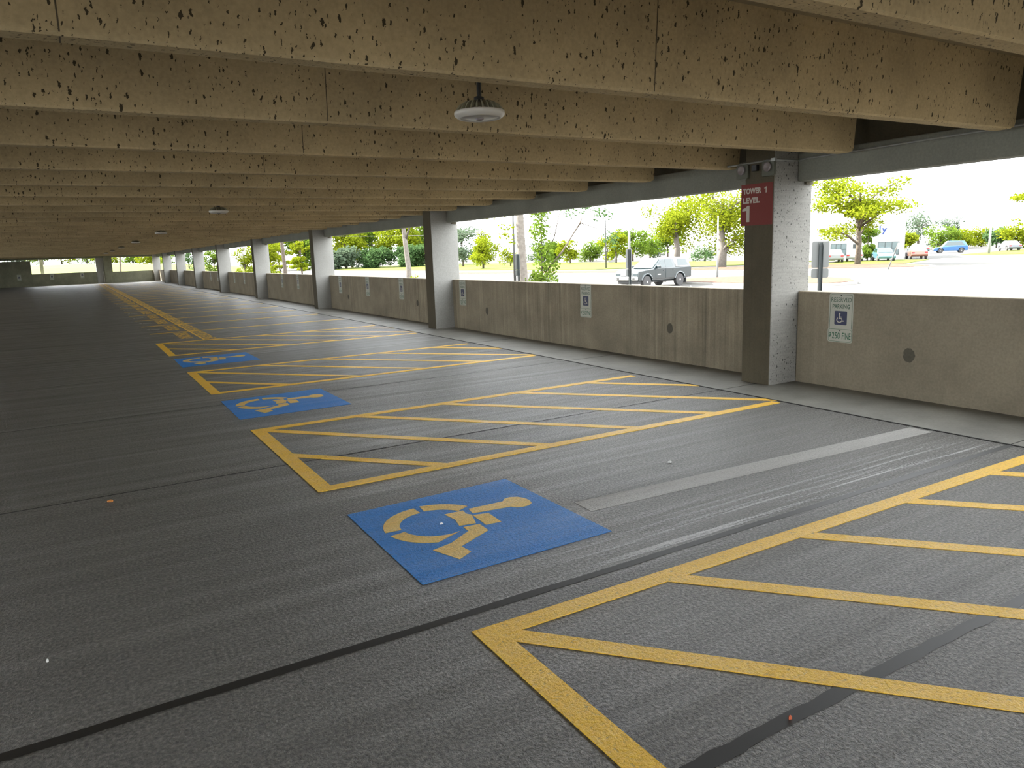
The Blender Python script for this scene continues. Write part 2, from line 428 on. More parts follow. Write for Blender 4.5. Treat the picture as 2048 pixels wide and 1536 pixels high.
def arc(cx, cy, ro, ri, a0, a1, n=14, taper0=0, taper1=0):
    out = []; inn = []
    for k in range(n + 1):
        t = k / n
        a = math.radians(a0 + (a1 - a0) * t); b = math.radians(a0 + taper0 + (a1 - taper1 - a0 - taper0) * t)
        out.append((cx + ro * math.cos(a), cy + ro * math.sin(a))); inn.append((cx + ri * math.cos(b), cy + ri * math.sin(b)))
    return out + inn[::-1]
SYM = [arc(1.755, 4.0, .322, .222, 92, 176), arc(1.755, 4.0, .318, .222, 188, 248, 14, 0, -37),
       arc(1.755, 4.0, .335, .235, 84, 27, 14),
       [(1.862, 4.10), (1.992, 4.095), (1.983, 4.03), (2.003, 3.99), (1.955, 3.845), (1.852, 3.868), (1.878, 3.98)],
       [(2.02, 4.012), (2.281, 3.975), (2.30, 3.945), (2.34, 3.925), (2.39, 3.927), (2.43, 3.955), (2.447, 4.01), (2.44, 4.07), (2.415, 4.115), (2.37, 4.14), (2.32, 4.13), (2.29, 4.095), (2.035, 4.099)],
       [(2.004, 3.982), (2.105, 3.957), (2.096, 3.776), (1.993, 3.786)],
       [(1.862, 3.832), (1.967, 3.819), (1.963, 3.70), (1.718, 3.574), (1.728, 3.475), (1.630, 3.418), (1.56, 3.617), (1.69, 3.65), (1.857, 3.757)]]
def acc(dy, lab):
    r = empty('accessible_parking_symbol', (0, dy, 0)); tag(r, lab, 'floor marking', 'blue wheelchair squares')
    MB().prism([(1.335, 3.25), (2.55, 3.262), (2.553, 4.515), (1.345, 4.475)], .0005, .0026).build('blue_square', M['blue'], r)
    mb = MB()
    for p in SYM: mb.prism(p, .0005, .0044)
    mb.build('wheelchair_figure', M['symbol yellow'], r)
    return r
acc(0, 'big blue painted square with yellow wheelchair figure nearest the camera')
acc(4.72, 'middle blue painted square with yellow wheelchair, between the second and third hatched aisles')
acc(9.43, 'farthest blue painted square with yellow wheelchair, beside the last hatched aisle')

strip((2.66, 3.70), (6.15, 3.545), .20, M['grey paint'], 'painted_out_stripe', None, .002)
tag(bpy.data.objects['painted_out_stripe'], 'wide faded grey stripe leading from the nearest blue square towards the wall', 'floor marking')

LINE_Y = [19.36 + 2.46 * k for k in range(24)]
for k, y in enumerate(LINE_Y):
    o = strip((1.42, y), (6.15, y), .10, M['yellow'], 'stall_line', None, .003)
    tag(o, f'{ORD[k]} yellow stall line past the farthest hatched aisle', 'floor marking', 'yellow stall lines')
for k, y in enumerate([16.93] + LINE_Y[:-1]):
    r = empty('stencil_marking', (0, y, 0)); tag(r, f'yellow stencilled block and band in the {ORD[k]} stall past the hatched aisles', 'floor marking', 'stencilled stall markings')
    MB().prism([(1.885, .62), (2.15, .62), (2.19, 2.2), (1.90, 2.2)], .0005, .0026).build('block', M['stencil'], r)
    mb = MB().prism([(2.275, .06), (2.55, .06), (2.55, 2.40), (2.275, 2.40)], .0005, .0026)
    mb.build('band', M['stencil'], r)
    MB().prism([(2.265, .06), (2.295, .06), (2.295, 2.40), (2.265, 2.40)], .0005, .0032).build('band_edge', M['yellow'], r)
    if 1 <= k < 9:
        MB().prism([(1.47, 1.28), (1.53, 1.28), (1.53, 1.42), (1.47, 1.42)], .0005, .003).prism([(1.56, 1.3), (1.75, 1.26), (1.75, 1.33), (1.56, 1.37)], .0005, .003).build('white_dash', M['white paint'], r)

# small litter on the deck
def chip(name, x, y, r, col, lab, cat, seed):
    random.seed(seed); n = 9; mb = MB()
    top = [(x + r * random.uniform(.5, 1.1) * math.cos(2 * PI * k / n), y + r * .7 * random.uniform(.5, 1.1) * math.sin(2 * PI * k / n), random.uniform(.004, .012)) for k in range(n)]
    bot = [(p[0], p[1], .0005) for p in top]
    mb.add(top + bot + [(x, y, .016)], [(k, (k + 1) % n, 2 * n) for k in range(n)] + [(k, n + k, n + (k + 1) % n, (k + 1) % n) for k in range(n)] + [tuple(range(n, 2 * n))])
    tag(mb.build(name, plain(name + ' colour', col, .7)), lab, cat)
chip('dry_leaf', .044, 5.757, .026, (.55, .22, .05), 'small orange leaf alone on the dark open deck', 'leaf', 1)
chip('paper_scrap', 1.775, 3.959, .012, (.8, .8, .78), 'white scrap lying inside the nearest painted wheelchair', 'litter', 2)
chip('paper_scrap', 3.785, 4.108, .022, (.7, .7, .68), 'white scrap on the bare deck beside the faded grey stripe', 'litter', 3)
chip('dry_leaf', 1.973, 1.531, .009, (.45, .10, .04), 'tiny red fleck in the dark sealed joint', 'leaf', 4)
chip('pebble', -.287, 3.493, .006, (.6, .6, .56), 'tiny pale pebble on the deck near the long joint', 'pebble', 5)

# ------------------------------------------------------------------ parking signs on the parapet
def make_sign():
    r = empty('parking_sign', (0, 0, 0), FACE_IN)
    w = .15
    MB().prism(rrect(-w, w, -.415, 0, .025), 0, .003).build('sign_panel', M['sign white'], r)
    mb = MB(); frame_line(mb, -w + .012, w - .012, -.43, -.012, .022, .005, .0031, .0002); mb.build('border', M['sign dark'], r)
    mb = MB(); text_bm(mb, 'RESERVED', -.124, .124, -.094, -.044, .0031, .0003, .012); text_bm(mb, 'PARKING', -.107, .107, -.168, -.118, .0031, .0003, .02)
    mb.build('lettering', M['sign dark'], r)
    p = MB().prism(rrect(-.077, .077, -.346, -.192, .012), .003, .0036).build('symbol_plate', M['sign blue'], r)
    mb = MB(); c = lambda x, y: ((x - 512) * .00048, -.269 - (y - 787) * .00042)
    for pts in ([(480, 690), (476, 800)], [(476, 765), (530, 765)], [(476, 802), (535, 802), (562, 870), (597, 864)],
                [(480 + 66 * math.cos(a), 838 + 66 * math.sin(a)) for a in [math.radians(t) for t in range(20, 236, 12)]]):
        ribbon(mb, [c(*q) for q in pts], .010, .0037, .0003)
    mb.prism([(c(484, 678)[0] + .010 * math.cos(t), c(484, 678)[1] + .010 * math.sin(t)) for t in [2 * PI * k / 12 for k in range(12)]], .0037, .004)
    mb.build('wheelchair_figure', M['letter white'], p)
    q = MB().prism(rrect(-w - .004, w + .003, -.54, -.385, .026), .0034, .0064).build('fine_plate', M['sign white'], r)
    mb = MB(); frame_line(mb, -w + .004, w - .005, -.532, -.393, .022, .004, .0065, .0003); mb.build('border', M['sign green'], q)
    mb = MB(); text_bm(mb, '$', -.138, -.108, -.488, -.436, .0066, .0003, .02); text_bm(mb, '250', -.098, .002, -.502, -.43, .0066, .0003, .01); text_bm(mb, 'FINE', .028, .134, -.502, -.43, .0066, .0003, .014)
    mb.build('lettering', M['sign green'], q)
    for y in (-.024, -.41): MB().lathe([(.007, .006), (.007, .009), (.003, .011)], (0, y, 0), 10).build('bolt', M['dark steel'], r)
    return r
SIGN_Y = [5.15, 9.885, 14.38, 17.87, 20.40, 22.91, 28.0, 30.42, 35.55, 38.05, 40.6, 45.7, 48.2]
SL = ['reserved parking sign with fine plate, camera side of the red-signed column',
      'reserved parking sign in the middle of the streaked wall past the red-signed column',
      'reserved parking sign close to the first plain column, on its near side']
sg = make_sign()
for i, y in enumerate(SIGN_Y):
    o = sg if i == 0 else copy_tree(sg)
    o.location = (XW - .0015, y, 1.058)
    tag(o, SL[i] if i < 3 else f'{ORD[i]} reserved parking sign along the open-side wall, counted from the nearest', 'sign', 'reserved parking signs')
for i, (x, lab) in enumerate(((-4.07, 'pale sign on the dark tall panel of the far end wall'), (-1.58, 'pale sign on the far end wall below the slim outside post'), (.82, 'pale sign on the far end wall nearest the white pipe'))):
    o = copy_tree(sg); o.rotation_euler = FACE_FRONT; o.location = (x, Y_END - .003, 1.10); tag(o, lab, 'sign', 'signs on the far end wall')

# red level sign on the column
def one(mb, x0, x1, y0, y1):
    w_, h_ = x1 - x0, y1 - y0; st_ = .42 * w_
    mb.prism([(x1 - st_, y0), (x1, y0), (x1, y1), (x1 - st_ * .75, y1), (x1 - st_ * 1.2, y1 - .10 * h_), (x0, y1 - .20 * h_), (x0, y1 - .33 * h_), (x1 - st_, y1 - .30 * h_)], .0042, .0045)
r = empty('level_sign', (XC - .001, 5.97, 2.068), FACE_IN)
MB().box(-.226, .226, -.231, .231, 0, .004).build('sign_panel', M['sign red'], r)
mb = MB(); text_bm(mb, 'TOWER', -.197, .068, .122, .187, .0042, .0003, .045); one(mb, .108, .142, .122, .187)
mb.build('top_line', M['letter white'], r); mb = MB()
text_bm(mb, 'LEVEL', -.197, .045, .017, .082, .0042, .0003, .045); mb.build('second_line', M['letter white'], r); mb = MB(); one(mb, -.205, -.098, -.19, -.008); mb.build('numeral', M['letter white'], r)
tag(r, 'red sign high on the near column reading tower and level one in white', 'sign')

# twin-head emergency light and conduit on the column
r = empty('emergency_light', (XC, 5.98, 2.47), FACE_IN)
MB().box(-.035, .035, -.035, .035, 0, .05).build('housing', M['dark steel'], r, bevel=.006)
for sx in (-1, 1):
    h = MB().prism(rrect(sx * .185 - .085, sx * .185 + .085, -.11, .055, .02), 0, .035).build('lamp_head', M['plastic'], r, bevel=.006)
    MB().lathe([(.05, .03), (.052, .055), (.04, .06), (.01, .05)], (sx * .185, -.01, 0), 20).build('lens', M['sensor'], h)
tag(r, 'twin-head emergency light on the column above the red sign', 'emergency light')
c_ = MB().tube([(6.783, 6.4, 2.53), (6.783, 5.75, 2.53), (6.783, 5.715, 2.53), (6.83, 5.715, 2.53), (7.17, 5.715, 2.53), (7.165, 5.6, 2.54), (7.165, -2, 2.60)], .010, 8).build('conduit', M['steel'])
tag(c_, 'thin grey conduit wrapping the column top and running along the edge beam', 'conduit')
MB().box(6.765, 6.80, 5.705, 5.76, 2.515, 2.548).build('elbow_box', M['steel'], c_)

# ------------------------------------------------------------------ pendant lamps
def make_lamp():
    r = empty('pendant_lamp', (0, 0, 0))
    n = 26; mb = MB()
    mb.lathe([(.04, .062), (.070, .058), (.095, .03), (.10, .012)], n=40)
    for k in range(n):
        a = 2 * PI * k / n; ca, sa = math.cos(a), math.sin(a); t = .0034
        prof = [(.035, .072), (.085, .070), (.116, .052), (.137, .022), (.140, .012), (.06, .012)]
        P = lambda q, s_: (q[0] * ca - s_ * t * sa, q[0] * sa + s_ * t * ca, q[1])
        v = [P(q, -1) for q in prof] + [P(q, 1) for q in prof]; m_ = len(prof)
        mb.add(v, [tuple(range(m_)), tuple(range(m_, 2 * m_))[::-1]] + [(i, (i + 1) % m_, m_ + (i + 1) % m_, m_ + i) for i in range(m_)])
    mb.build('heat_sink', M['lamp metal'], r)
    MB().lathe([(.10, .016), (.142, .016), (.1435, .008), (.1435, .000), (.140, -.008), (.122, -.022), (.116, -.024), (.112, -.021), (.110, -.018)], n=48).build('rim', M['lamp white'], r, smooth=True)
    MB().lathe([(.112, -.017), (.110, -.0195), (.06, -.023), (.02, -.024)], n=48).build('lens', M['lens'], r, smooth=True)
    MB().lathe([(.024, -.023), (.022, -.030), (.012, -.035), (.004, -.037)], n=20).build('sensor', M['sensor'], r, smooth=True)
    MB().tube([(0, 0, .07), (0, 0, ZC - 2.455 + .002)], .011, 12).build('stem_rod', M['dark steel'], r)
    MB().lathe([(.03, .078), (.028, .098), (.012, .105)], n=16).build('collar', M['dark steel'], r)
    MB().tube([(.016, .004, .08), (.018, .004, ZC - 2.455)], .003, 6).build('cable', M['plastic'], r)
    return r
lp = make_lamp()
LAMP = ['round finned pendant lamp, largest and nearest under the beams'] + [f'{w} round pendant lamp along the ceiling, counted from the nearest' for w in ORD[1:7]]
for i in range(7):
    o = lp if i == 0 else copy_tree(lp)
    o.scale = (1.06, 1.06, 1); o.location = (2.215, 4.06 + (9.144 * i if i else 0), 2.455); tag(o, LAMP[i], 'lamp', 'pendant lamps in a row')

# ------------------------------------------------------------------ outside: ground, lawns, islands
GZ = -.9
def lot_mat():
    m, nt, b = newmat('sunlit lot')
    col = ramp(nt, noise(nt, (.12, .12, .12), 1., 5), [(.35, (.055, .052, .047)), (.65, (.075, .072, .066))])
    col = mix(nt, col, ramp(nt, noise(nt, (1, 1, 1), 25, 3), [(.3, .8), (.7, 1.15)]), .8, 'MULTIPLY')
    nt.links.new(col, b.inputs['Base Color']); b.inputs['Roughness'].default_value = .9; b.inputs['Specular IOR Level'].default_value = .2
    return m
def scatter_mat(name, a, b_, sc=3., rough=.9):
    m, nt, b = newmat(name)
    col = ramp(nt, noise(nt, (1, 1, 1), sc, 5, .65), [(.3, a), (.7, b_)])
    nt.links.new(col, b.inputs['Base Color']); b.inputs['Roughness'].default_value = rough; b.inputs['Specular IOR Level'].default_value = .15
    return m
M['lot'] = lot_mat()
M['grass'] = scatter_mat('grass', (.062, .08, .004), (.088, .105, .006), 2.5)
M['mulch'] = scatter_mat('mulch', (.055, .028, .017), (.11, .064, .04), 5)
M['kerb'] = plain('kerb', (.25, .24, .22), .8)
M['lot line'] = plain('lot line', (.25, .20, .09), .8)
ground = tag(MB().box(-150, 7.4, -150, -9.2, GZ - .3, GZ).box(7.46, 420, -150, 420, GZ - .3, GZ).box(-150, 7.46, 80.6, 420, GZ - .3, GZ).build('ground', M['lot']), kind='structure')

def patch_mesh(name, pts, z0, z1, m, lab=None, kind='stuff', cat=None):
    o = MB().prism(pts, z0, z1).build(name, m); tag(o, lab, cat, None, kind); return o
patch_mesh('lawn', [(45, 140), (48.6, 100), (54, 71.5), (64, 61), (80, 58), (80, 105), (78, 175), (50, 175)], GZ, GZ + .06, M['grass'], 'sunny green lawn strip beyond the parking lot', cat='lawn')
patch_mesh('lawn', [(62, 47), (78, 56), (81, 47), (66, 41.5)], GZ, GZ + .05, M['grass'], 'small lawn patch in front of the white store', cat='lawn')
patch_mesh('lawn', [(98, 40), (140, 52), (142, 62), (100, 54)], GZ, GZ + .05, M['grass'], 'thin lawn strip under the far tree row at the lot edge', cat='lawn')
# grassy rise beyond the far end
mb = MB(); xs = [-70, -40, -20, 0, 8, 16, 24]; prof = [(84, GZ), (92, -.2), (104, .7), (116, 1.5), (128, 1.95), (134, 2.0)]
hf = [1, 1, 1, 1, .95, .8, .55]
v = [(x, y, GZ + (z - GZ) * h_) for y, z in prof for x, h_ in zip(xs, hf)]; n_ = len(xs)
mb.add(v, [(i * n_ + k, i * n_ + k + 1, (i + 1) * n_ + k + 1, (i + 1) * n_ + k) for i in range(len(prof) - 1) for k in range(n_ - 1)])
mb.add([(x, y, GZ + (z - GZ) * h_) for y, z in ((134, 2.0), (190, 2.3)) for x, h_ in zip(xs, hf)], [(k, k + 1, n_ + k + 1, n_ + k) for k in range(n_ - 1)], 1)
rise = tag(mb.build('grass_rise', [M['grass'], M['lot']]), 'grassy rise seen through the far end openings', 'lawn', None, 'stuff')
for i, (pts, lab) in enumerate((
        ([(36.3, 26.6), (38.5, 26.6), (41, 28.6), (43, 33), (43, 37), (38, 39.5), (34.8, 37), (34.6, 31)], 'reddish mulch island beside the pickup truck'),
        ([(55, 42), (58.5, 35.2), (61.5, 35.6), (66, 41), (62, 47.5), (56, 56), (52, 57), (51, 52)], 'mulch island around the spreading tree facing the store'),
        ([(37.5, 84), (39.5, 77), (44, 60), (47, 53), (49.5, 53), (48.5, 62), (43.5, 80), (41, 88)], 'long mulch bed between the lot and the lawn'))):
    cx = sum(p[0] for p in pts) / len(pts); cy = sum(p[1] for p in pts) / len(pts)
    big = [(cx + (p[0] - cx) * 1.04, cy + (p[1] - cy) * 1.04) for p in pts]
    o = patch_mesh('mulch_bed', pts, GZ, GZ + .17, M['mulch'], lab, cat='mulch bed')
    MB().prism(big, GZ - .02, GZ + .14).build('kerb', M['kerb'], o)
for (a, b_) in (((20, 16.5), (32.6, 24.1)), ((22, 13.0), (44.7, 20.65)), ((24, 10), (39.6, 18.3)), ((26, 26), (33, 30.5)), ((46, 19), (58, 27)), ((42, 15), (52, 20)), ((52, 15), (62, 21)), ((28, 34), (20, 28.5)), ((30, 44), (22, 38)), ((33, 50), (26, 45))):
    d = (Vector(b_) - Vector(a)).normalized(); nn = Vector((-d.y, d.x)) * .08
    MB().prism([Vector(a) + nn, Vector(a) - nn, Vector(b_) - nn, Vector(b_) + nn], GZ, GZ + .006).build('painted_line', M['lot line'], ground)

# ------------------------------------------------------------------ trees
def leaf_mat(name, a, b_):
    m, nt, b = newmat(name)
    out = nt.nodes['Material Output']
    col = ramp(nt, noise(nt, (1, 1, 1), 1.9, 3, .7), [(.3, a), (.7, b_)])
    d = nd(nt, 'ShaderNodeBsdfDiffuse'); t = nd(nt, 'ShaderNodeBsdfTranslucent'); mx = nd(nt, 'ShaderNodeMixShader'); mx.inputs[0].default_value = .4
    nt.links.new(col, d.inputs['Color']); nt.links.new(col, t.inputs['Color'])
    nt.links.new(d.outputs[0], mx.inputs[1]); nt.links.new(t.outputs[0], mx.inputs[2]); nt.links.new(mx.outputs[0], out.inputs['Surface'])
    nt.nodes.remove(b)
    return m
LEAF = {'y': leaf_mat('yellow green leaves', (.10, .135, .008), (.19, .215, .014)),
        'g': leaf_mat('fresh green leaves', (.066, .12, .012), (.12, .17, .026)),
        'd': leaf_mat('deep green leaves', (.042, .085, .028), (.075, .125, .05)),
        'b': leaf_mat('grey green leaves', (.065, .095, .062), (.10, .13, .085))}
M['bark'] = scatter_mat('bark', (.06, .048, .036), (.12, .10, .08), 9)
M['pale bark'] = scatter_mat('pale bark', (.11, .095, .08), (.18, .16, .14), 9)

def foliage_mesh(clumps, n, size, rng, flat=.0):
    """leaf quads scattered through the clumps (centre, radius xyz)"""
    w = np.array([c[3] * c[4] for c in clumps]); w = w / w.sum()
    idx = rng.choice(len(clumps), n, p=w); C_ = np.array([c[:3] for c in clumps])[idx]; R_ = np.array([(c[3], c[3], c[4]) for c in clumps])[idx]
    d = rng.normal(size=(n, 3)); d /= np.linalg.norm(d, axis=1)[:, None]
    p = C_ + d * R_ * (rng.random((n, 1)) ** .45)
    u = rng.normal(size=(n, 3)); u[:, 2] *= .6; u /= np.linalg.norm(u, axis=1)[:, None]
    q = rng.normal(size=(n, 3)); q -= (q * u).sum(1)[:, None] * u; q /= np.linalg.norm(q, axis=1)[:, None]
    s = size * (.6 + .8 * rng.random((n, 1)))
    V = np.stack([p - u * s * .5, p + q * s * .28, p + u * s * .5, p - q * s * .28], 1).reshape(-1, 3)
    F = np.arange(4 * n).reshape(-1, 4)
    return V, F

def tree(x, y, zb, zt, hw, kind, lab, seed, n=2400, size=.34, base=GZ, tr=None, nclump=16, airy=False, group=None, name='tree', bark='bark', limbs=6):
    rng = np.random.default_rng(seed)
    r = empty(name, (x, y, base)); tag(r, lab, 'tree' if name == 'tree' else 'shrub', group)
    zc = (zb + zt) / 2 - base; hz = (zt - zb) / 2; tr = tr or max(.06, hw * .05)
    clumps = []
    for k in range(nclump):
        d = rng.normal(size=3); d /= np.linalg.norm(d); q = rng.random() ** .5
        rx, rz = (hw * .84, hz * .92)
        cr = hw * (.30 if airy else .42) * (.7 + .6 * rng.random())
        clumps.append((d[0] * rx * q, d[1] * rx * q, zc + d[2] * rz * q, cr, cr * (.38 if airy else .75)))
    mb = MB(); top = zc + hz * .5
    mb.tube([(0, 0, -.05), (tr * .5, 0, top * .3), (-tr * .4, tr * .3, top * .6), (0, 0, top)], [tr * 1.25, tr, tr * .8, tr * .25], 8)
    for k in range(limbs):
        c = clumps[k]; z0 = max(.25 * zc, min(c[2] - .25 * hz, top * .85)) * .85
        mid = (c[0] * .5, c[1] * .5, (z0 + c[2]) / 2 + .08 * hz)
        mb.tube([(0, 0, z0), mid, (c[0], c[1], c[2])], [tr * .5, tr * .32, tr * .1], 6)
    mb.build('trunk', M[bark], r, smooth=True)
    V, F = foliage_mesh(clumps, n, size, rng)
    me = bpy.data.meshes.new('foliage'); me.from_pydata(V.tolist(), [], F.tolist()); me.materials.append(LEAF[kind])
    o = bpy.data.objects.new('foliage', me); COL.objects.link(o); o.parent = r
    return r

tree(64.62, 44.40, .6, 8.4, 5.4, 'y', 'spreading airy yellow-green tree in the mulch island facing the store', 31, 8500, .28, tr=.24, nclump=30, airy=True, limbs=22)
tree(78.9, 53.0, -.8, 2.9, 1.35, 'g', 'small dense green tree planted against the white store front', 12, 2600, .26, nclump=14)
tree(54.66, 24.31, 2.2, 5.6, 2.0, 'y', 'tree whose yellow-green crown tips show beside the open sky past the near opening', 13, 1600, .26, airy=True)
tree(59.55, 56.86, .5, 8.2, 4.2, 'y', 'broad yellow-green tree with thick pale trunk behind the pickup truck', 14, 9000, .27, tr=.42, nclump=26, bark='pale bark', limbs=14)
tree(60.0, 64.2, .5, 8.2, 4.0, 'y', 'yellow-green tree just left of the broad pale-trunked one', 15, 7500, .28, tr=.33, nclump=22, bark='pale bark', limbs=10)
tree(84.05, 91.97, -.2, 5.9, 2.6, 'g', 'green tree behind the left flank of the yellow-green pair', 16, 2600, .34)
tree(81.86, 81.44, -.9, 1.8, 2.4, 'd', 'low dark green tree on the mound between the two pale trunks', 17, 900, .3)
tree(75.54, 94.65, -.6, 4.3, 2.5, 'y', 'yellowish tree directly above the hood of the pickup truck', 18, 3000, .34)
tree(85.73, 102.79, -.5, 6.5, 3.1, 'g', 'taller green tree behind the yellowish one and the white light pole', 19, 3200, .36)
tree(95.19, 109.0, -.6, 3.9, 3.0, 'g', 'green tree right of the white light pole at the end of the lawn', 20, 2800, .36)
tree(54.22, 100.21, -.5, 5.1, 2.9, 'y', 'round yellow-green tree on the lawn just past the first plain column', 21, 3600, .33)
tree(62.20, 122.66, -.6, 7.8, 3.2, 'b', 'tall grey-green tree behind the round one on the lawn', 22, 2600, .4)
tree(64.53, 109.45, -.8, 2.7, 2.0, 'y', 'low yellow tree between the round lawn tree and the thick trunk', 23, 1500, .3)
for i, (x, y, zb, zt, hw, k) in enumerate(((76.8, 114, -.7, 3.6, 2.4, 'g'), (75.06, 106.75, -.8, 3.4, 2.3, 'y'), (85.37, 114.82, -.9, 2.6, 2.8, 'g'), (82.7, 128.22, -.9, 3.8, 3.0, 'b'), (94.54, 121.2, -.9, 4.3, 3.0, 'g'), (104, 118, -.9, 3.2, 3.2, 'b'), (72, 133, -.9, 4.0, 3.2, 'g'))):
    tree(x, y, zb, zt, hw, k, 'hazy tree in the row closing the long lawn, behind the sapling', 40 + i, 2300, .36, group='hazy trees closing the lawn')
for i, (x, y, zb, zt, hw, k) in enumerate(((148.9, 88.96, -.9, 6.3, 4.3, 'b'), (142.65, 80.84, -.9, 3.3, 3.1, 'g'), (159.3, 88.7, -.9, 5.7, 3.0, 'b'), (146.75, 78.42, -.9, 2.7, 3.0, 'y'), (160, 82.35, -.9, 3.4, 3.0, 'y'), (175, 85.2, -.9, 3.1, 3.2, 'g'), (146.4, 72.71, -.9, 3.7, 2.2, 'd'), (138.7, 65.46, -.9, 3.4, 3.3, 'y'), (150, 66, -.9, 3.0, 3.2, 'y'), (136, 84, -.9, 2.4, 2.4, 'y'))):
    tree(x, y, zb, zt, hw, k, 'tree in the mixed row at the right-hand edge of the sunny lot', 60 + i, 2300, .4, group='tree row along the sunny lot')
for i, (x, y, zb, zt, hw, k) in enumerate(((51.74, 158.41, -.4, 12.5, 5.2, 'y'), (59.72, 163.12, -.5, 12.5, 5.6, 'g'), (62.02, 152.3, -.5, 12.0, 5.4, 'y'), (67.82, 154.77, -.8, 11.0, 4.8, 'g'), (66.04, 138.1, -.6, 8.6, 3.8, 'g'), (44, 162, -.3, 11.5, 5.0, 'g'), (37, 168, -.3, 11.0, 5.0, 'y'), (55, 149, -.9, 3.6, 4.2, 'd'), (61, 144, -.9, 3.4, 4.0, 'd'), (48, 152, -.9, 3.8, 4.2, 'b'), (57, 170, -.5, 13, 5.4, 'b'), (49, 171, -.5, 13, 5.4, 'd'))):
    tree(x, y, zb, zt, hw, k, 'leafy tree of the tall wood behind the lawn between the plain columns', 80 + i, 5200, .55, group='tall wood behind the lawn')
tree(13.0, 49.02, -.2, 4.0, 1.25, 'y', 'slim yellow-green tree close outside, third opening past the red-signed column', 101, 3200, .14, airy=True)
tree(14.7, 62.19, .3, 4.2, 1.3, 'y', 'airy tree close outside with thin leaning trunk behind it', 102, 2600, .16, airy=True)
tree(12.1, 54.28, -.2, 4.0, .95, 'y', 'narrow yellow-green tree close outside just beyond the slim one', 103, 2400, .15)
tree(12.65, 65.77, -.4, 4.2, 1.2, 'y', 'bright yellow-green tree filling the fourth plain opening', 104, 3600, .16)
tree(11.79, 75.73, -.5, 4.2, 1.0, 'g', 'mid green tree filling the fifth plain opening', 105, 3000, .17)
tree(13.92, 109.92, -.5, 4.6, 1.4, 'd', 'dark green tree beyond the garage corner', 106, 1300, .22)
for i, (x, y, zb, zt, hw, k) in enumerate(((11.44, 135.03, .3, 5.2, 2.3, 'y'), (10.1, 157.1, 1.2, 5.6, 2.8, 'g'), (2.91, 175.55, 1.6, 6.2, 3.0, 'g'), (-1.53, 174.09, 1.7, 6.4, 3.1, 'y'), (-4.55, 169.97, 1.8, 6.0, 2.8, 'g'), (6.2, 172.95, 1.4, 5.8, 2.9, 'y'), (-9, 178, 1.8, 6.4, 3, 'b'), (15.5, 150, .2, 5.5, 2.8, 'g'))):
    tree(x, y, zb, zt, hw, k, 'tree above the grassy rise beyond the far end wall', 110 + i, 2300, .34, base=1.6 if y > 150 and x < 8 else .2, group='trees on the grassy rise')
# dark trunk leaning outside the far end opening
tag(MB().tube([(4.45, 90, -.7), (4.55, 90, 1.2), (4.75, 90, 3.4)], [.13, .11, .09], 8).build('bare_trunk', M['bark']), 'slim dark trunk outside the far end opening', 'tree trunk')
tag(MB().tube([(10.5, 43.1, GZ), (10.48, 43.1, 1.2), (10.35, 43.1, 5)], [.13, .11, .09], 8).build('bare_trunk', M['bark']), 'slim grey trunk outside the third plain opening', 'tree trunk')

# thick trunk, sapling and drooping sprigs close outside
r = tree(14.13, 33.89, 2.6, 6.0, 1.8, 'y', 'tree with mottled grey trunk close outside, second opening past the red-signed column', 120, 700, .14, tr=.14, airy=True, bark='pale bark')
r = empty('tree', (13.70, 22.38, GZ)); tag(r, 'thick pale-barked trunk close outside with a few leafy sprigs, beside the sapling', 'tree')
MB().tube([(.03, 0, -.05), (0, 0, 1.5), (-.06, 0, 3.2), (-.10, .05, 5.5)], [.20, .165, .15, .13], 14).build('trunk', M['pale bark'], r, smooth=True)
rng = np.random.default_rng(5)
V, F = foliage_mesh([(-.3, .5, 3.35, .35, .22), (-.6, .1, 3.1, .28, .16), (-.2, .4, 2.85, .22, .12), (.3, -.6, 4.0, .5, .3), (-.8, .6, 3.9, .6, .3)], 420, .11, rng)
me = bpy.data.meshes.new('foliage'); me.from_pydata(V.tolist(), [], F.tolist()); me.materials.append(LEAF['y']); o = bpy.data.objects.new('foliage', me); COL.objects.link(o); o.parent = r
r = empty('sapling', (12.2, 18.75, GZ)); tag(r, 'leafy sapling with thin forked stems close outside the long streaked wall', 'sapling')
mb = MB(); mb.tube([(0, 0, 0), (-.05, .02, 1.6), (.0, .05, 3.9)], [.035, .028, .012], 6)
mb.tube([(.05, -.05, 1.9), (.55, -.25, 2.5), (1.05, -.45, 3.3), (1.3, -.55, 3.9)], [.03, .026, .02, .012], 6)
mb.tube([(.0, 0, 2.2), (.35, -.1, 2.9), (.55, -.15, 3.7)], [.025, .018, .01], 6)
mb.tube([(1.05, -.45, 3.3), (1.55, -.7, 3.1), (2.0, -.9, 2.75)], [.016, .01, .006], 5)
mb.tube([(.8, -.35, 2.9), (1.3, -.4, 3.5), (1.9, -.6, 3.6)], [.016, .01, .006], 5)
mb.build('stem', M['bark'], r, smooth=True)
V, F = foliage_mesh([(-.05, .05, 3.6, .33, .3), (-.1, .0, 3.1, .36, .32), (0, 0, 2.6, .36, .34), (.1, -.02, 2.15, .42, .3), (.02, 0, 1.75, .46, .28), (.15, -.1, 1.4, .5, .2), (-.25, .1, 1.7, .3, .2)], 1500, .11, rng)
V2, F2 = foliage_mesh([(1.9, -.85, 2.85, .3, .22), (1.75, -.6, 3.5, .35, .2), (1.3, -.5, 3.75, .4, .2), (.75, -.3, 3.6, .3, .2), (2.1, -.9, 2.6, .2, .15)], 330, .10, rng)
for Vx, Fx, k in ((V, F, 'g'), (V2, F2, 'd')):
    me = bpy.data.meshes.new('foliage'); me.from_pydata(Vx.tolist(), [], Fx.tolist()); me.materials.append(LEAF[k]); o = bpy.data.objects.new('foliage', me); COL.objects.link(o); o.parent = r
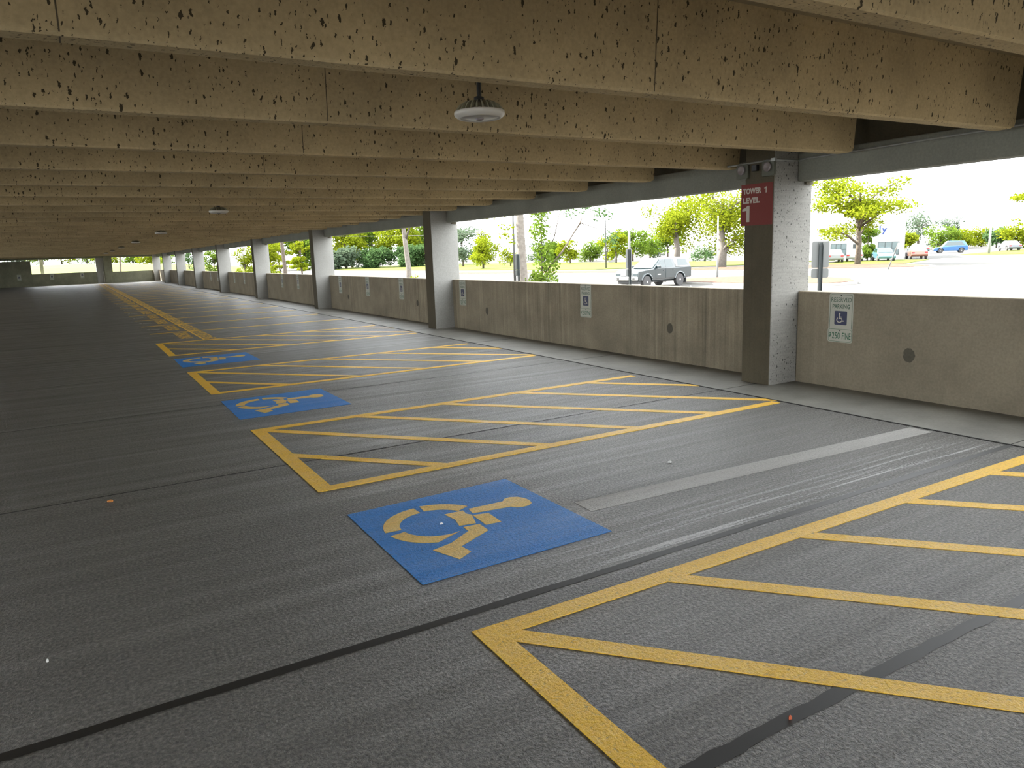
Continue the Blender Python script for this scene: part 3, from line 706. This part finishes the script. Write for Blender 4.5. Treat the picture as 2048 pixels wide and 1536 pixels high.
tree(13.64, 31.86, -.2, 1.0, .6, 'y', 'low reddish-yellow shrub at the foot of the mottled trunk outside', 121, 350, .12, nclump=8, name='shrub')

# ------------------------------------------------------------------ posts, signs and poles outside
def back_sign(x, y, zt, yaw, lab, two=True):
    r = empty('sign_post', (x, y, GZ), (0, 0, yaw)); h = zt - GZ
    mb = MB(); mb.box(-.035, .035, -.006, 0, 0, h - .02); mb.box(-.035, -.03, -.04, 0, 0, h - .02); mb.box(.03, .035, -.04, 0, 0, h - .02); mb.build('post', M['post steel'], r)
    MB().prism(rrect(-.1525, .1525, h - .46, h, .03), .001, .005, 'y').build('sign_back', M['plate'], r)
    if two: MB().prism(rrect(-.1525, .1525, h - .64, h - .475, .03), .001, .005, 'y').build('fine_plate', M['plate'], r)
    for z in (h - .08, h - .40): MB().lathe([(.012, -.008), (.012, -.002)], (0, 0, z), 8, 'y').build('bolt', M['dark steel'], r)
    tag(r, lab, 'sign', 'sign posts outside the wall')
M['plate'] = plain('sign back aluminium', (.105, .108, .104), .6, .2)
M['post steel'] = plain('post steel', (.03, .036, .036), .6, .1)
back_sign(11.43, 8.58, 1.62, math.radians(-32), 'back of a two-plate sign on a post right of the red-signed column')
back_sign(11.40, 13.80, 1.60, math.radians(24), 'sign post seen nearly edge-on before the pickup truck')
back_sign(11.53, 19.13, 1.55, math.radians(30), 'sign post seen nearly edge-on beside the thick trunk')
def pole(x, y, h, r0, m, lab, arm=0, tilt=0, nm='light_pole'):
    r = empty(nm, (x, y, GZ)); tag(r, lab, 'pole')
    MB().tube([(0, 0, 0), (tilt * .5, 0, h * .5), (tilt, 0, h)], [r0, r0 * .85, r0 * .6], 10).build('shaft', m, r, smooth=True)
    if arm: MB().box(tilt - .1, tilt + arm, -.15, .15, h - .02, h + .12).build('lamp_head', m, r)
    else: MB().lathe([(r0 * .8, h - .02), (r0 * .8, h + .05)], n=10).build('cap', m, r)
    return r
M['pole white'] = plain('pole white', (.22, .22, .215), .5); M['pole dark'] = plain('pole dark', (.05, .048, .045), .7)
pole(39.57, 47.86, 8.5, .12, M['pole white'], 'white light pole rising behind the edge-on sign by the pickup', .7)
pole(32.3, 54.12, 8.5, .11, M['pole dark'], 'dark slim pole left of the thick pale trunk', nm='utility_pole')
pole(56.42, 72.65, 8.0, .09, M['pole dark'], 'thin dark pole on the lawn left of the white light pole', nm='utility_pole')
pole(80.5, 53.6, 5.2, .09, M['pole dark'], 'thin dark light pole in front of the white store', .5)
pole(102.2, 51.6, 4.6, .16, M['pole white'], 'white light pole before the tree row on the sunny lot', .5)
pole(41.5, 40.0, 4.5, .07, M['pole white'], 'thin pale post in the mulch beside the pickup truck', nm='post')
r = empty('tilted_sign', (57.3, 36.6, GZ)); tag(r, 'small leaning sign on a thin dark post at the mulch island tip', 'sign')
MB().tube([(0, 0, 0), (.8 * .6, -.8 * .6, 2.1)], [.05, .05], 8).build('post', M['pole dark'], r)
MB().hexa([(.33, -.43, 1.55), (.70, -.62, 1.6), (.78, -.70, 2.15), (.41, -.51, 2.1)], [(.36, -.40, 1.55), (.73, -.59, 1.6), (.81, -.67, 2.15), (.44, -.48, 2.1)]).build('sign_panel', M['pole white'], r)
def wire(a, b_, sag, lab):
    pts = [tuple(a[i] + (b_[i] - a[i]) * t - (sag * 4 * t * (1 - t) if i == 2 else 0) for i in range(3)) for t in [k / 14 for k in range(15)]]
    tag(MB().tube(pts, .018, 5).build('overhead_wire', M['pole dark']), lab, 'wire')
wire((32.3, 54.12, 3.2), (56.42, 72.65, 5.3), .4, 'overhead wire between the dark pole and the thin lawn pole')
wire((32.3, 54.12, 3.2), (22, 120, 6.0), .5, 'overhead wire running from the dark pole past the tall wood')
wire((56.42, 72.65, 5.3), (95, 78, 6.8), .5, 'overhead wire from the thin lawn pole towards the store')

# ------------------------------------------------------------------ the white store
M['store wall'] = scatter_mat('store wall', (.40, .40, .39), (.44, .44, .43), .4)
M['store frame'] = plain('window frame dark', (.03, .035, .035), .5)
M['store glass'] = plain('store glass', (.09, .12, .125), .1, 0, .8)
M['blue letters'] = plain('blue letters', (.008, .03, .16), .5)
M['awning'] = plain('storefront yellow', (.62, .56, .36), .7)
sa = Vector((83.9, 51.7)); sb = Vector((76.9, 62.6)); dr = (sb - sa).normalized()
ang = math.atan2(dr.y, dr.x)
st = empty('store_building', (sa.x, sa.y, GZ), (0, 0, ang)); tag(st, 'white store with dark-framed windows and blue lettering beyond the spreading tree', 'building')
# local x runs along the front from its right end, -y is towards the viewer (front faces -y after the turn below)
sgn = 1 if (Vector((-dr.y, dr.x)).dot(Vector((-87, -56))) > 0) else -1
def SB(mb, x0, x1, d0, d1, z0, z1): return mb.box(x0, x1, min(sgn * d0, sgn * d1), max(sgn * d0, sgn * d1), z0, z1)
SB(MB(), 0, 4.0, -14, 0, 0, 4.6).build('entrance_block', M['store wall'], st)
SB(MB(), 4.0, 15, -14, -.4, 0, 3.95).build('wall', M['store wall'], st)
SB(MB(), -.08, 4.08, -14, .06, 4.55, 4.7).build('parapet_cap', M['store wall'], st)
def store_window(x0, x1, z0, z1, nx, nz, d):
    fr = SB(MB(), x0, x1, d - .02, d + .05, z0, z1).build('window', M['store frame'], st)
    mb = MB()
    for i in range(nx):
        for j in range(nz):
            a = x0 + .06 + (x1 - x0 - .06) * i / nx; b_ = x0 + (x1 - x0 - .06) * (i + 1) / nx; c = z0 + .06 + (z1 - z0 - .06) * j / nz; e = z0 + (z1 - z0 - .06) * (j + 1) / nz
            SB(mb, a, b_, d, d + .06, c, e)
    mb.build('pane', M['store glass'], fr)
store_window(.55, 2.8, .55, 2.05, 3, 2, 0); store_window(6.2, 7.95, .6, 2.0, 3, 2, -.4); store_window(8.25, 9.7, .6, 2.0, 2, 2, -.4)
SB(MB(), 5.1, 5.5, -.4, -.34, .1, 1.9).build('door', M['store frame'], st)
for ch, a, b_, c, e in (('l', 0, .13, .22, .95), ('y', .26, .80, -.05, .68)):
    mb = MB(); text_bm(mb, ch, a, b_, c, e, 0, .06, .03)
    lo = mb.build('letter', M['blue letters'], st); lo.rotation_euler = (PI / 2, 0, PI if sgn > 0 else 0); lo.location = (2.72, sgn * .02, 2.98)
r = empty('white_sign_box', (103, 72, GZ)); tag(r, 'small white sign box among the trees right of the store', 'sign')
MB().box(-.9, .9, -.2, .2, 1.4, 2.6).build('sign_panel', M['pole white'], r); MB().box(-.1, .1, -.1, .1, 0, 1.4).build('post', M['pole white'], r)

# ------------------------------------------------------------------ vehicles
M['glass dark'] = plain('vehicle glass', (.015, .03, .03), .06, 0, .8)
M['tyre'] = plain('tyre', (.045, .043, .042), .85)
M['alloy'] = plain('alloy', (.45, .44, .42), .35, .7)
M['chrome'] = plain('chrome', (.75, .75, .74), .2, .8)
M['headlight'] = plain('headlight', (.75, .78, .8), .1)
M['black trim'] = plain('black trim', (.03, .03, .03), .5)
def carpaint(name, c):
    m, nt, b = newmat(name); b.inputs['Base Color'].default_value = (*c, 1); b.inputs['Roughness'].default_value = .3; b.inputs['Coat Weight'].default_value = .8; b.inputs['Coat Roughness'].default_value = .05
    return m
def arch(cx, r, z0, n=9):
    """points of a wheel arch from rear to front, going over the top"""
    a0 = math.asin(max(-1, min(1, (z0 - .38) / r)))
    return [(cx - r * math.cos(a0 + (PI - 2 * a0) * k / n), .38 + r * math.sin(a0 + (PI - 2 * a0) * k / n)) for k in range(n + 1)]
def wheel(par, x, y, R, wd, spokes=6):
    o = MB().lathe([(R * .62, -wd / 2), (R * .93, -wd / 2), (R, -wd / 2 + .03), (R, wd / 2 - .03), (R * .93, wd / 2), (R * .62, wd / 2)], (0, 0, 0), 28, 'y').build('wheel', M['tyre'], par, (x, y, R), smooth=False)
    s = 1 if y > 0 else -1; mb = MB()
    mb.lathe([(R * .63, s * wd * .36), (R * .63, s * wd * .50), (R * .55, s * wd * .47), (R * .55, s * wd * .36)], (0, 0, 0), 24, 'y')
    mb.lathe([(R * .17, s * wd * .36), (R * .17, s * wd * .5), (R * .08, s * wd * .52)], (0, 0, 0), 14, 'y')
    for k in range(spokes):
        a = 2 * PI * k / spokes; c, q = math.cos(a), math.sin(a); t = R * .085
        P = lambda rr, u: (rr * c - u * q, rr * q + u * c)
        pl = [P(R * .13, -t), P(R * .58, -t * 1.25), P(R * .58, t * 1.25), P(R * .13, t)]
        mb.prism(pl, s * wd * .38, s * wd * .46, 'y')
    mb.build('rim', M['alloy'], o)
    return o

def pickup(loc, yaw):
    pm = carpaint('slate pickup paint', (.004, .012, .014)); r = empty('pickup_truck', loc, (0, 0, yaw)); tag(r, 'dark slate crew-cab pickup truck with bed topper parked facing left', 'pickup truck')
    fx, rx, R = 1.86, -1.38, .39
    prof = ([(2.62, .46), (2.72, .62), (2.70, .98), (2.60, 1.07), (1.9, 1.13), (1.22, 1.17), (-.92, 1.19), (-2.52, 1.20), (-2.60, 1.16), (-2.60, .60), (-2.52, .52)]
            + arch(rx, .50, .50) + [(rx + .6, .44), (fx - .6, .42)] + arch(fx, .50, .46))
    # rear-to-front order: under side runs from the tail to the nose
    MB().prism(prof, -.90, .90, 'y').build('body', pm, r, bevel=.045)
    cab = [(1.22, 1.15), (.42, 1.72), (.20, 1.765), (-.72, 1.77), (-.88, 1.70), (-1.0, 1.15)]
    mb = MB(); n = len(cab)
    hw = lambda z: .88 - (z - 1.15) * .24
    v = [(x, -hw(z), z) for x, z in cab] + [(x, hw(z), z) for x, z in cab]
    mb.add(v, [tuple(range(n))[::-1], tuple(range(n, 2 * n))] + [(i, (i + 1) % n, n + (i + 1) % n, n + i) for i in range(n)])
    mb.build('cab', pm, r, bevel=.03)
    top = [(-1.02, 1.19), (-1.10, 1.72), (-1.2, 1.80), (-2.15, 1.80), (-2.32, 1.72), (-2.54, 1.19)]
    hw2 = lambda z: .87 - (z - 1.19) * .22
    mb = MB(); n = len(top); v = [(x, -hw2(z), z) for x, z in top] + [(x, hw2(z), z) for x, z in top]
    mb.add(v, [tuple(range(n))[::-1], tuple(range(n, 2 * n))] + [(i, (i + 1) % n, n + (i + 1) % n, n + i) for i in range(n)])
    tp = mb.build('bed_topper', carpaint('topper paint', (.16, .16, .155)), r, bevel=.03)
    for s in (-1, 1):
        P = lambda x, z, e=.012, h_=hw: (x, s * (h_(z) + e), z)
        def pane(q, name, h_=hw, par=r): MB().hexa([P(x, z, -.01, h_) for x, z in q], [P(x, z, .008, h_) for x, z in q]).build(name, M['glass dark'], par)
        pane([(.92, 1.22), (.40, 1.64), (.12, 1.68), (.10, 1.22)], 'side_window')
        pane([(.02, 1.22), (.02, 1.68), (-.60, 1.69), (-.78, 1.24)], 'side_window')
        pane([(-1.2, 1.27), (-1.25, 1.68), (-2.1, 1.68), (-2.3, 1.27)], 'topper_window', hw2, tp)
        dr_ = MB().box(.08, 1.02, s * .90 - .012, s * .90 + .012, .55, 1.16).build('door', pm, r, bevel=.01)
        MB().box(.14, .30, s * .93 - .012, s * .93 + .012, 1.0, 1.04).build('handle', M['black trim'], dr_)
        dr_ = MB().box(-.86, .05, s * .90 - .012, s * .90 + .012, .55, 1.16).build('door', pm, r, bevel=.01)
        MB().box(-.80, -.64, s * .93 - .012, s * .93 + .012, 1.0, 1.04).build('handle', M['black trim'], dr_)
        MB().box(.75, .93, s * 1.0 - .11, s * 1.0 + .11, 1.20, 1.36).build('side_mirror', pm, r, bevel=.03)
        MB().box(2.30, 2.70, s * .70 - .19, s * .70 + .19, .80, 1.0).build('headlight', M['headlight'], r, bevel=.04)
        for cx in (fx, rx):
            MB().tube([(x, s * .90, z) for x, z in arch(cx, .50, .5, 12)], .055, 8).build('fender_flare', pm, r)
            wheel(r, cx, s * .80, R, .25)
        MB().box(rx - .62, rx - .58, s * .80 - .14, s * .80 + .14, .18, .55).build('mud_flap', M['black trim'], r)
        MB().box(.55, .85, s * .912 - .004, s * .912 + .004, .78, .83).build('badge', M['chrome'], r)
    MB().hexa([(1.16, -.76, 1.21), (1.16, .76, 1.21), (.44, .68, 1.70), (.44, -.68, 1.70)], [(1.20, -.76, 1.21), (1.20, .76, 1.21), (.48, .68, 1.71), (.48, -.68, 1.71)]).build('windshield', M['glass dark'], r)
    g = MB().box(2.66, 2.735, -.46, .46, .80, 1.02).build('grille', M['chrome'], r, bevel=.02)
    mb = MB()
    for z in (.84, .90, .96): mb.box(2.73, 2.742, -.40, .40, z - .015, z + .015)
    mb.build('grille_slots', M['black trim'], g)
    MB().lathe([(.075, 2.74), (.07, 2.752)], (0, 0, 0), 20, 'y').build('emblem', M['chrome'], g)
    e = bpy.data.objects[g.children[-1].name]; e.rotation_euler = (0, 0, -PI / 2); e.location = (0, 0, .90); e.scale = (1.3, 1, .8)
    bp = MB().box(2.60, 2.80, -.88, .88, .52, .76).build('front_bumper', M['chrome'], r, bevel=.05)
    MB().box(2.80, 2.81, -.16, .16, .58, .72).build('licence_plate', M['pole white'], bp)
    for s in (-1, 1): MB().box(2.795, 2.81, s * .62 - .1, s * .62 + .1, .57, .68).build('fog_light', M['black trim'], bp)
    MB().box(2.1, 2.62, -.8, .8, .30, .54).build('skid_plate', M['black trim'], r, bevel=.03)
    MB().box(-2.70, -2.58, -.86, .86, .55, .74).build('rear_bumper', M['chrome'], r, bevel=.03)
    MB().box(-2.3, 2.2, -.62, .62, .34, .56).build('chassis', M['black trim'], r)
    return r
front = Vector((29.68, 35.09)); rear = Vector((33.25, 35.35))
# near wheels: the body centre line lies .8 m further from the viewer
px_dir = Vector((-.985, -.17)).normalized()
side = Vector((-px_dir.y, px_dir.x))          # left-hand side of the truck
if side.dot(Vector((-33, -35))) < 0: side = -side
head = px_dir
ctr = rear + (-px_dir) * (-1.38) - side * .80
pickup((ctr.x, ctr.y, GZ), math.atan2(head.y, head.x))

def car(loc, yaw, c, lab, kind='sedan'):
    r = empty('car' if kind != 'van' else 'minivan', loc, (0, 0, yaw)); tag(r, lab, 'car')
    pm = carpaint(lab[:20], c); fx, rx = 1.35, -1.35; hb = .95 if kind == 'sedan' else 1.05; ht = 1.45 if kind == 'sedan' else 1.75
    prof = [(2.15, .32), (2.25, .55), (2.15, .75), (1.1, .92), (-1.6, hb), (-2.15, hb - .04), (-2.22, .5), (-2.12, .32)] + arch(rx, .38, .32) + arch(fx, .38, .32)
    MB().prism(prof, -.86, .86, 'y').build('body', pm, r, bevel=.06)
    cab = [(1.15, .88), (.35, ht - .03), (-.2, ht), (-.95 if kind == 'sedan' else -1.7, ht - .04), (-1.75 if kind == 'sedan' else -2.1, hb - .02)]
    mb = MB(); n = len(cab); hw = lambda z: .82 - (z - .9) * .30
    v = [(x, -hw(z), z) for x, z in cab] + [(x, hw(z), z) for x, z in cab]
    mb.add(v, [tuple(range(n))[::-1], tuple(range(n, 2 * n))] + [(i, (i + 1) % n, n + (i + 1) % n, n + i) for i in range(n)])
    mb.build('cabin', pm, r, bevel=.04)
    e = -1.2 if kind == 'sedan' else -1.75
    for s in (-1, 1):
        P = lambda x, z, o: (x, s * (hw(z) + o), z)
        q = [(.92, hb + .02), (.34, ht - .10), (e * .75, ht - .09), (e, hb + .03)]
        MB().hexa([P(x, z, -.01) for x, z in q], [P(x, z, .008) for x, z in q]).build('side_window', M['glass dark'], r)
        MB().box(1.95, 2.2, s * .62 - .16, s * .62 + .16, .60, .72).build('headlight', M['headlight'], r)
        MB().box(-2.24, -2.1, s * .66 - .14, s * .66 + .14, .68, .82).build('tail_light', M['tail light'], r)
        for cx in (fx, rx): wheel(r, cx, s * .77, .32, .2, 5)
    MB().hexa([(1.08, -.72, .95), (1.08, .72, .95), (.40, .62, ht - .06), (.40, -.62, ht - .06)], [(1.12, -.72, .95), (1.12, .72, .95), (.44, .62, ht - .05), (.44, -.62, ht - .05)]).build('windshield', M['glass dark'], r)
    return r
M['tail light'] = plain('tail light', (.4, .02, .02), .3)
car((73.6, 53.6, GZ), .75, (.17, .175, .18), 'silver car parked before the store windows left of the spreading trunk')
car((76.6, 53.0, GZ), .6, (.24, .24, .235), 'white car half hidden behind the spreading trunk')
car((77.6, 50.2, GZ), 3.9, (.07, .15, .19), 'light blue car parked in front of the store entrance')
car((112.0, 62.0, GZ), 2.25, (.006, .07, .20), 'bright blue minivan on the sunny lot before the tree row', 'van')
car((110.5, 66.0, GZ), .9, (.03, .05, .06), 'dark car parked just left of the bright blue minivan')
car((120, 57.8, GZ), .8, (.06, .066, .085), 'grey car parked under the tree row by the white pole')
car((84.5, 50.6, GZ), .7, (.15, .06, .03), 'rusty orange car past the right corner of the store')

# ------------------------------------------------------------------ light, camera, view
w = bpy.data.worlds.new('sky'); S.world = w; w.use_nodes = True
bg = w.node_tree.nodes['Background']; bg.inputs['Color'].default_value = (.93, .97, 1.0, 1); bg.inputs['Strength'].default_value = 2.6
sun = bpy.data.lights.new('sun', 'SUN'); sun.energy = 11; sun.angle = math.radians(.6); sun.color = (1, .95, .85)
so = bpy.data.objects.new('sun', sun); COL.objects.link(so); so.location = (-30, 60, 40)
sd = Vector((-.57 * math.cos(math.radians(38)), .82 * math.cos(math.radians(38)), math.sin(math.radians(38))))
so.rotation_euler = (-sd).to_track_quat('-Z', 'Y').to_euler()

cam = bpy.data.cameras.new('camera'); cam.sensor_fit = 'HORIZONTAL'; cam.sensor_width = 36; cam.lens = 1470.47 / 2048 * 36
cam.clip_start = .05; cam.clip_end = 2000
co = bpy.data.objects.new('camera', cam); COL.objects.link(co); S.camera = co
yaw, pit, rol = map(math.radians, (30.3095, -10.2513, 2.0443))
f = Vector((math.sin(yaw) * math.cos(pit), math.cos(yaw) * math.cos(pit), math.sin(pit)))
rt = Vector((math.cos(yaw), -math.sin(yaw), 0)); dn = f.cross(rt)
r2 = math.cos(rol) * rt + math.sin(rol) * dn; d2 = -math.sin(rol) * rt + math.cos(rol) * dn
co.matrix_world = Matrix(((r2.x, -d2.x, -f.x, 0), (r2.y, -d2.y, -f.y, 0), (r2.z, -d2.z, -f.z, CAM_Z), (0, 0, 0, 1)))

S.view_settings.view_transform = 'Standard'; S.view_settings.look = 'None'; S.view_settings.gamma = 1; S.view_settings.use_curve_mapping = False
S.view_settings.exposure = 1.65
S.cycles.max_bounces = 14; S.cycles.diffuse_bounces = 8; S.cycles.transparent_max_bounces = 8
